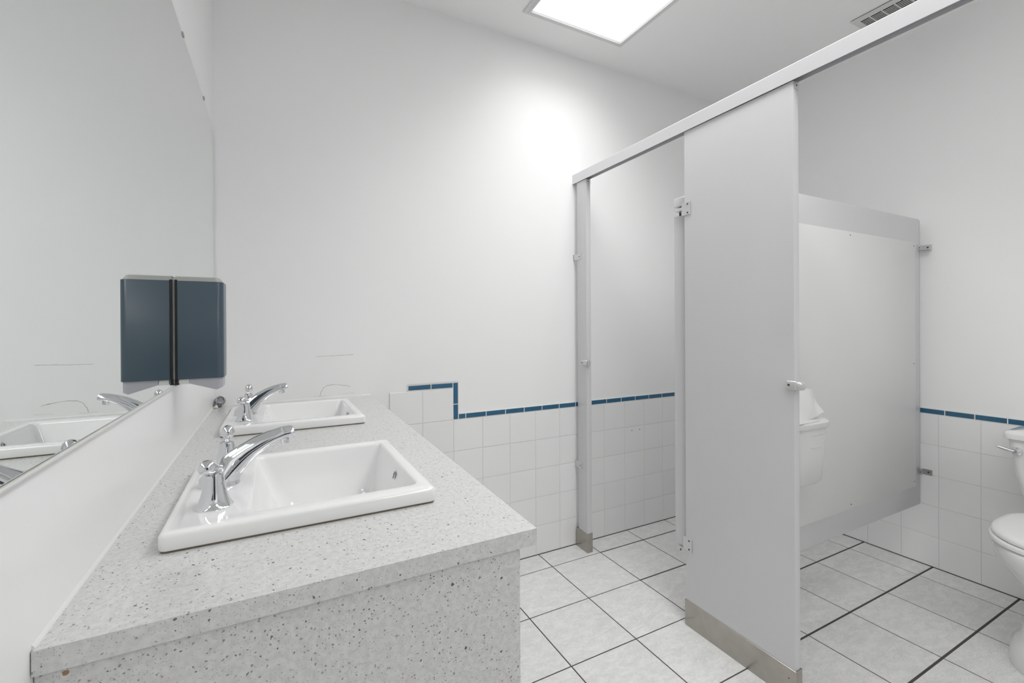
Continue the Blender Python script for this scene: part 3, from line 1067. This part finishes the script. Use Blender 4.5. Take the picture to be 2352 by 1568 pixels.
# brackets to the right wall
for z, top, mt_ in ((1.628, True, 'hinge_metal'), (0.479, False, 'bright_steel')):
    bm = new_bm()
    h = 0.0135
    add_box(bm, 2.917, 2.9635, DY0 - 0.0030, DY0 - 0.0004, z - h, z + h, 0.0006)
    add_box(bm, 2.9612, 2.9645, 1.065, DY0 - 0.0004, z - h, z + h, 0.0006)
    if top:
        add_box(bm, 2.919, 2.9635, 1.066, DY0 - 0.0006, z - h, z - h + 0.003, 0.0006)
    b = obj('wall_bracket', bm, mt_, div)
    screw(b, (2.928, DY0 - 0.0030, z), (0, -1, 0), 0.0036)
    screw(b, (2.9612, 1.080, z), (-1, 0, 0), 0.0042)
# bracket to the post
for z in (1.628, 0.479):
    obj('post_bracket', box(PX1, PX1 + 0.03, DY0 - 0.0032, DY1 + 0.003, z - 0.0135, z + 0.0135, 0.001), 'hinge_metal', div)

# sanitary bin hung on the divider in the near stall
by1 = DY0 - 0.0030
bin_ = thing('sanitary_bin', 'small white plastic bin with a liner corner sticking out, hung on the white divider board', 'bin', (1.82, by1, 0.62))


def bl(x0, x1, y0, z, r):
    pts = [(x1, by1, z), (x0, by1, z)]
    for k in range(9):
        a = math.radians(180 + 90 * k / 8)
        pts.append((x0 + r + r * math.cos(a), y0 + r + r * math.sin(a), z))
    for k in range(9):
        a = math.radians(270 + 90 * k / 8)
        pts.append((x1 - r + r * math.cos(a), y0 + r + r * math.sin(a), z))
    return pts


bm = new_bm()
loft(bm, [bl(1.725, 1.925, by1 - 0.060, 0.616, 0.055), bl(1.717, 1.936, by1 - 0.078, 0.621, 0.070), bl(1.711, 1.944, by1 - 0.088, 0.632, 0.078), bl(1.703, 1.952, by1 - 0.098, 0.740, 0.085), bl(1.699, 1.958, by1 - 0.100, 0.840, 0.085), bl(1.699, 1.958, by1 - 0.100, 0.842, 0.085)])
body = obj('body', bm, 'bin_plastic', bin_, 40)
for z, xa, xb in ((0.818, 1.80, 1.875), (0.772, 1.80, 1.862)):
    obj('rib', box(xa, xb, by1 - 0.1018, by1 - 0.094, z, z + 0.0022, 0.0006), 'bin_plastic', body)
bm = new_bm()
loft(bm, [bl(1.692, 1.964, by1 - 0.105, 0.842, 0.085), bl(1.690, 1.966, by1 - 0.107, 0.846, 0.085), bl(1.690, 1.966, by1 - 0.107, 0.862, 0.085), bl(1.696, 1.960, by1 - 0.101, 0.867, 0.082)])
lid = obj('lid', bm, 'bin_plastic', bin_, 40)
obj('lid_flap', box(1.715, 1.852, by1 - 0.100, by1 - 0.012, 0.8668, 0.8715, 0.0025, 2), 'bin_plastic', lid, 40)
# thin liner bag standing out of the lid: a folded sheet with one sharp corner
fan = new_bm()
yq = by1 - 0.062
na, nb = 9, 7
grid_f, grid_b = [], []
for i in range(na):
    u = i / (na - 1)
    a0 = Vector((1.755 + 0.185 * u, yq - 0.012 * math.sin(3.1 * u), 0.8690 + 0.022 * u * u))      # foot line, rising to the sharp corner
    a1 = Vector((1.765 + 0.100 * u, yq + 0.018 * math.sin(6.0 * u), 1.004 - 0.020 * u))          # upper edge
    if i == na - 1:
        a0 = Vector((1.942, yq - 0.006, 0.8905))
    rf, rb = [], []
    for j in range(nb):
        v = j / (nb - 1)
        q = a0.lerp(a1, v)
        q.y += 0.014 * math.sin(math.pi * v) * math.cos(7 * u)
        rf.append(fan.verts.new(q))
        rb.append(fan.verts.new(q + Vector((0, 0.0009, 0))))
    grid_f.append(rf)
    grid_b.append(rb)
for i in range(na - 1):
    for j in range(nb - 1):
        fan.faces.new((grid_f[i][j], grid_f[i + 1][j], grid_f[i + 1][j + 1], grid_f[i][j + 1]))
        fan.faces.new((grid_b[i][j], grid_b[i][j + 1], grid_b[i + 1][j + 1], grid_b[i + 1][j]))
for i in range(na - 1):
    for j in (0, nb - 1):
        fan.faces.new((grid_f[i][j], grid_b[i][j], grid_b[i + 1][j], grid_f[i + 1][j]))
for j in range(nb - 1):
    for i in (0, na - 1):
        fan.faces.new((grid_f[i][j], grid_f[i][j + 1], grid_b[i][j + 1], grid_b[i][j]))
obj('bag_corner', fan, 'bag', bin_, 60)

# ------------------------------------------------------------------ toilet
TY = 0.526
toilet = thing('toilet', 'white two-piece toilet with closed lid against the tiled wall at the right', 'toilet', (2.55, TY, 0))


def egg(ub, uf, hw, z, n=40, uc=None, pw=2.2):
    """closed loop; u = distance from the right wall, back end ub, front end uf"""
    if uc is None:
        uc = ub + (uf - ub) * 0.48
    pts = []
    for i in range(n):
        a = 2 * math.pi * i / n
        ca, sa = math.cos(a), math.sin(a)
        ex = 2 / (pw if ca > 0 else 3.2)
        l = (uf - uc) if ca > 0 else (uc - ub)
        u = uc + l * math.copysign(abs(ca) ** ex, ca)
        v = hw * math.copysign(abs(sa) ** (2 / 2.2), sa)
        pts.append((XR - u, TY + v, z))
    return pts


bm = new_bm()
loft(bm, [egg(0.17, 0.655, 0.142, 0.0000), egg(0.17, 0.657, 0.143, 0.0100), egg(0.175, 0.652, 0.139, 0.0500), egg(0.18, 0.636, 0.128, 0.0680), egg(0.18, 0.615, 0.116, 0.0950),
          egg(0.17, 0.585, 0.106, 0.1500), egg(0.15, 0.575, 0.104, 0.2000), egg(0.12, 0.590, 0.116, 0.2620), egg(0.08, 0.630, 0.148, 0.3070), egg(0.06, 0.672, 0.176, 0.3560),
          egg(0.05, 0.700, 0.188, 0.3840), egg(0.045, 0.708, 0.192, 0.4090), egg(0.045, 0.708, 0.192, 0.4290), egg(0.048, 0.705, 0.189, 0.4380), egg(0.055, 0.698, 0.183, 0.4420)])
obj('bowl', bm, 'toilet_ceramic', toilet, 60)
bm = new_bm()
loft(bm, [egg(0.245, 0.700, 0.181, 0.4435), egg(0.240, 0.704, 0.185, 0.4465), egg(0.240, 0.704, 0.185, 0.4570), egg(0.244, 0.700, 0.182, 0.4605)])
obj('seat', bm, 'seat_plastic', toilet, 50)
bm = new_bm()
loft(bm, [egg(0.240, 0.690, 0.178, 0.4625), egg(0.237, 0.693, 0.181, 0.4650), egg(0.237, 0.693, 0.181, 0.4730), egg(0.243, 0.686, 0.175, 0.4800), egg(0.262, 0.664, 0.156, 0.4840), egg(0.30, 0.62, 0.11, 0.4860), egg(0.40, 0.52, 0.03, 0.4865)])
obj('lid', bm, 'seat_plastic', toilet, 60)
for s in (-1, 1):
    obj('seat_hinge', box(XR - 0.262, XR - 0.222, TY + s * 0.075 - 0.02, TY + s * 0.075 + 0.02, 0.4425, 0.476, 0.007, 3), 'seat_plastic', toilet, 40)


def tankloop(u0, u1, hw, z, r=0.03):
    return [(XR - u, TY + v, z) for u, v, _ in rrect(u0, u1, -hw, hw, r, 0, 6)]


bm = new_bm()
loft(bm, [tankloop(0.03, 0.165, 0.150, 0.436, 0.04), tankloop(0.022, 0.185, 0.166, 0.446, 0.04), tankloop(0.018, 0.195, 0.173, 0.47, 0.034), tankloop(0.014, 0.207, 0.198, 0.60, 0.03), tankloop(0.012, 0.214, 0.217, 0.735, 0.028), tankloop(0.012, 0.214, 0.2175, 0.749, 0.028)])
obj('tank', bm, 'toilet_ceramic', toilet, 50)
bm = new_bm()
loft(bm, [tankloop(0.008, 0.220, 0.224, 0.7495, 0.03), tankloop(0.003, 0.226, 0.230, 0.7535, 0.032), tankloop(0.002, 0.227, 0.2315, 0.772, 0.032), tankloop(0.005, 0.223, 0.228, 0.780, 0.03), tankloop(0.013, 0.214, 0.219, 0.7845, 0.028), tankloop(0.04, 0.18, 0.18, 0.787, 0.02)])
obj('tank_lid', bm, 'toilet_ceramic', toilet, 50)
tf = XR - 0.2125
lev = obj('flush_lever', lathe([(0.0165, -0.003), (0.0175, 0.003), (0.0160, 0.007), (0.0100, 0.010), (0.0075, 0.018), (0.005, 0.0205)], 28, (-1, 0, 0), (tf, TY + 0.186, 0.704)), 'chrome', toilet, 40)
bm = new_bm()
st = [(0.0, 0.000, 0.0048), (0.010, 0.001, 0.0052), (0.022, 0.003, 0.0062), (0.036, 0.006, 0.0068), (0.048, 0.009, 0.0066), (0.056, 0.011, 0.0045), (0.0585, 0.0115, 0.001)]
loft(bm, [[(tf - 0.0145 + 0.0055 * math.cos(a) - v * 0.10, TY + 0.184 + v, 0.704 + dz_ + r * math.sin(a)) for a in [2 * math.pi * i / 14 for i in range(14)]] for v, dz_, r in st])
obj('lever_arm', bm, 'chrome', lev, 50)
obj('bolt_cap', lathe([(0.014, 0.0), (0.013, 0.010), (0.008, 0.016), (0.001, 0.018)], 20, None, (XR - 0.36, TY + 0.128, 0.050)), 'seat_plastic', toilet, 50)
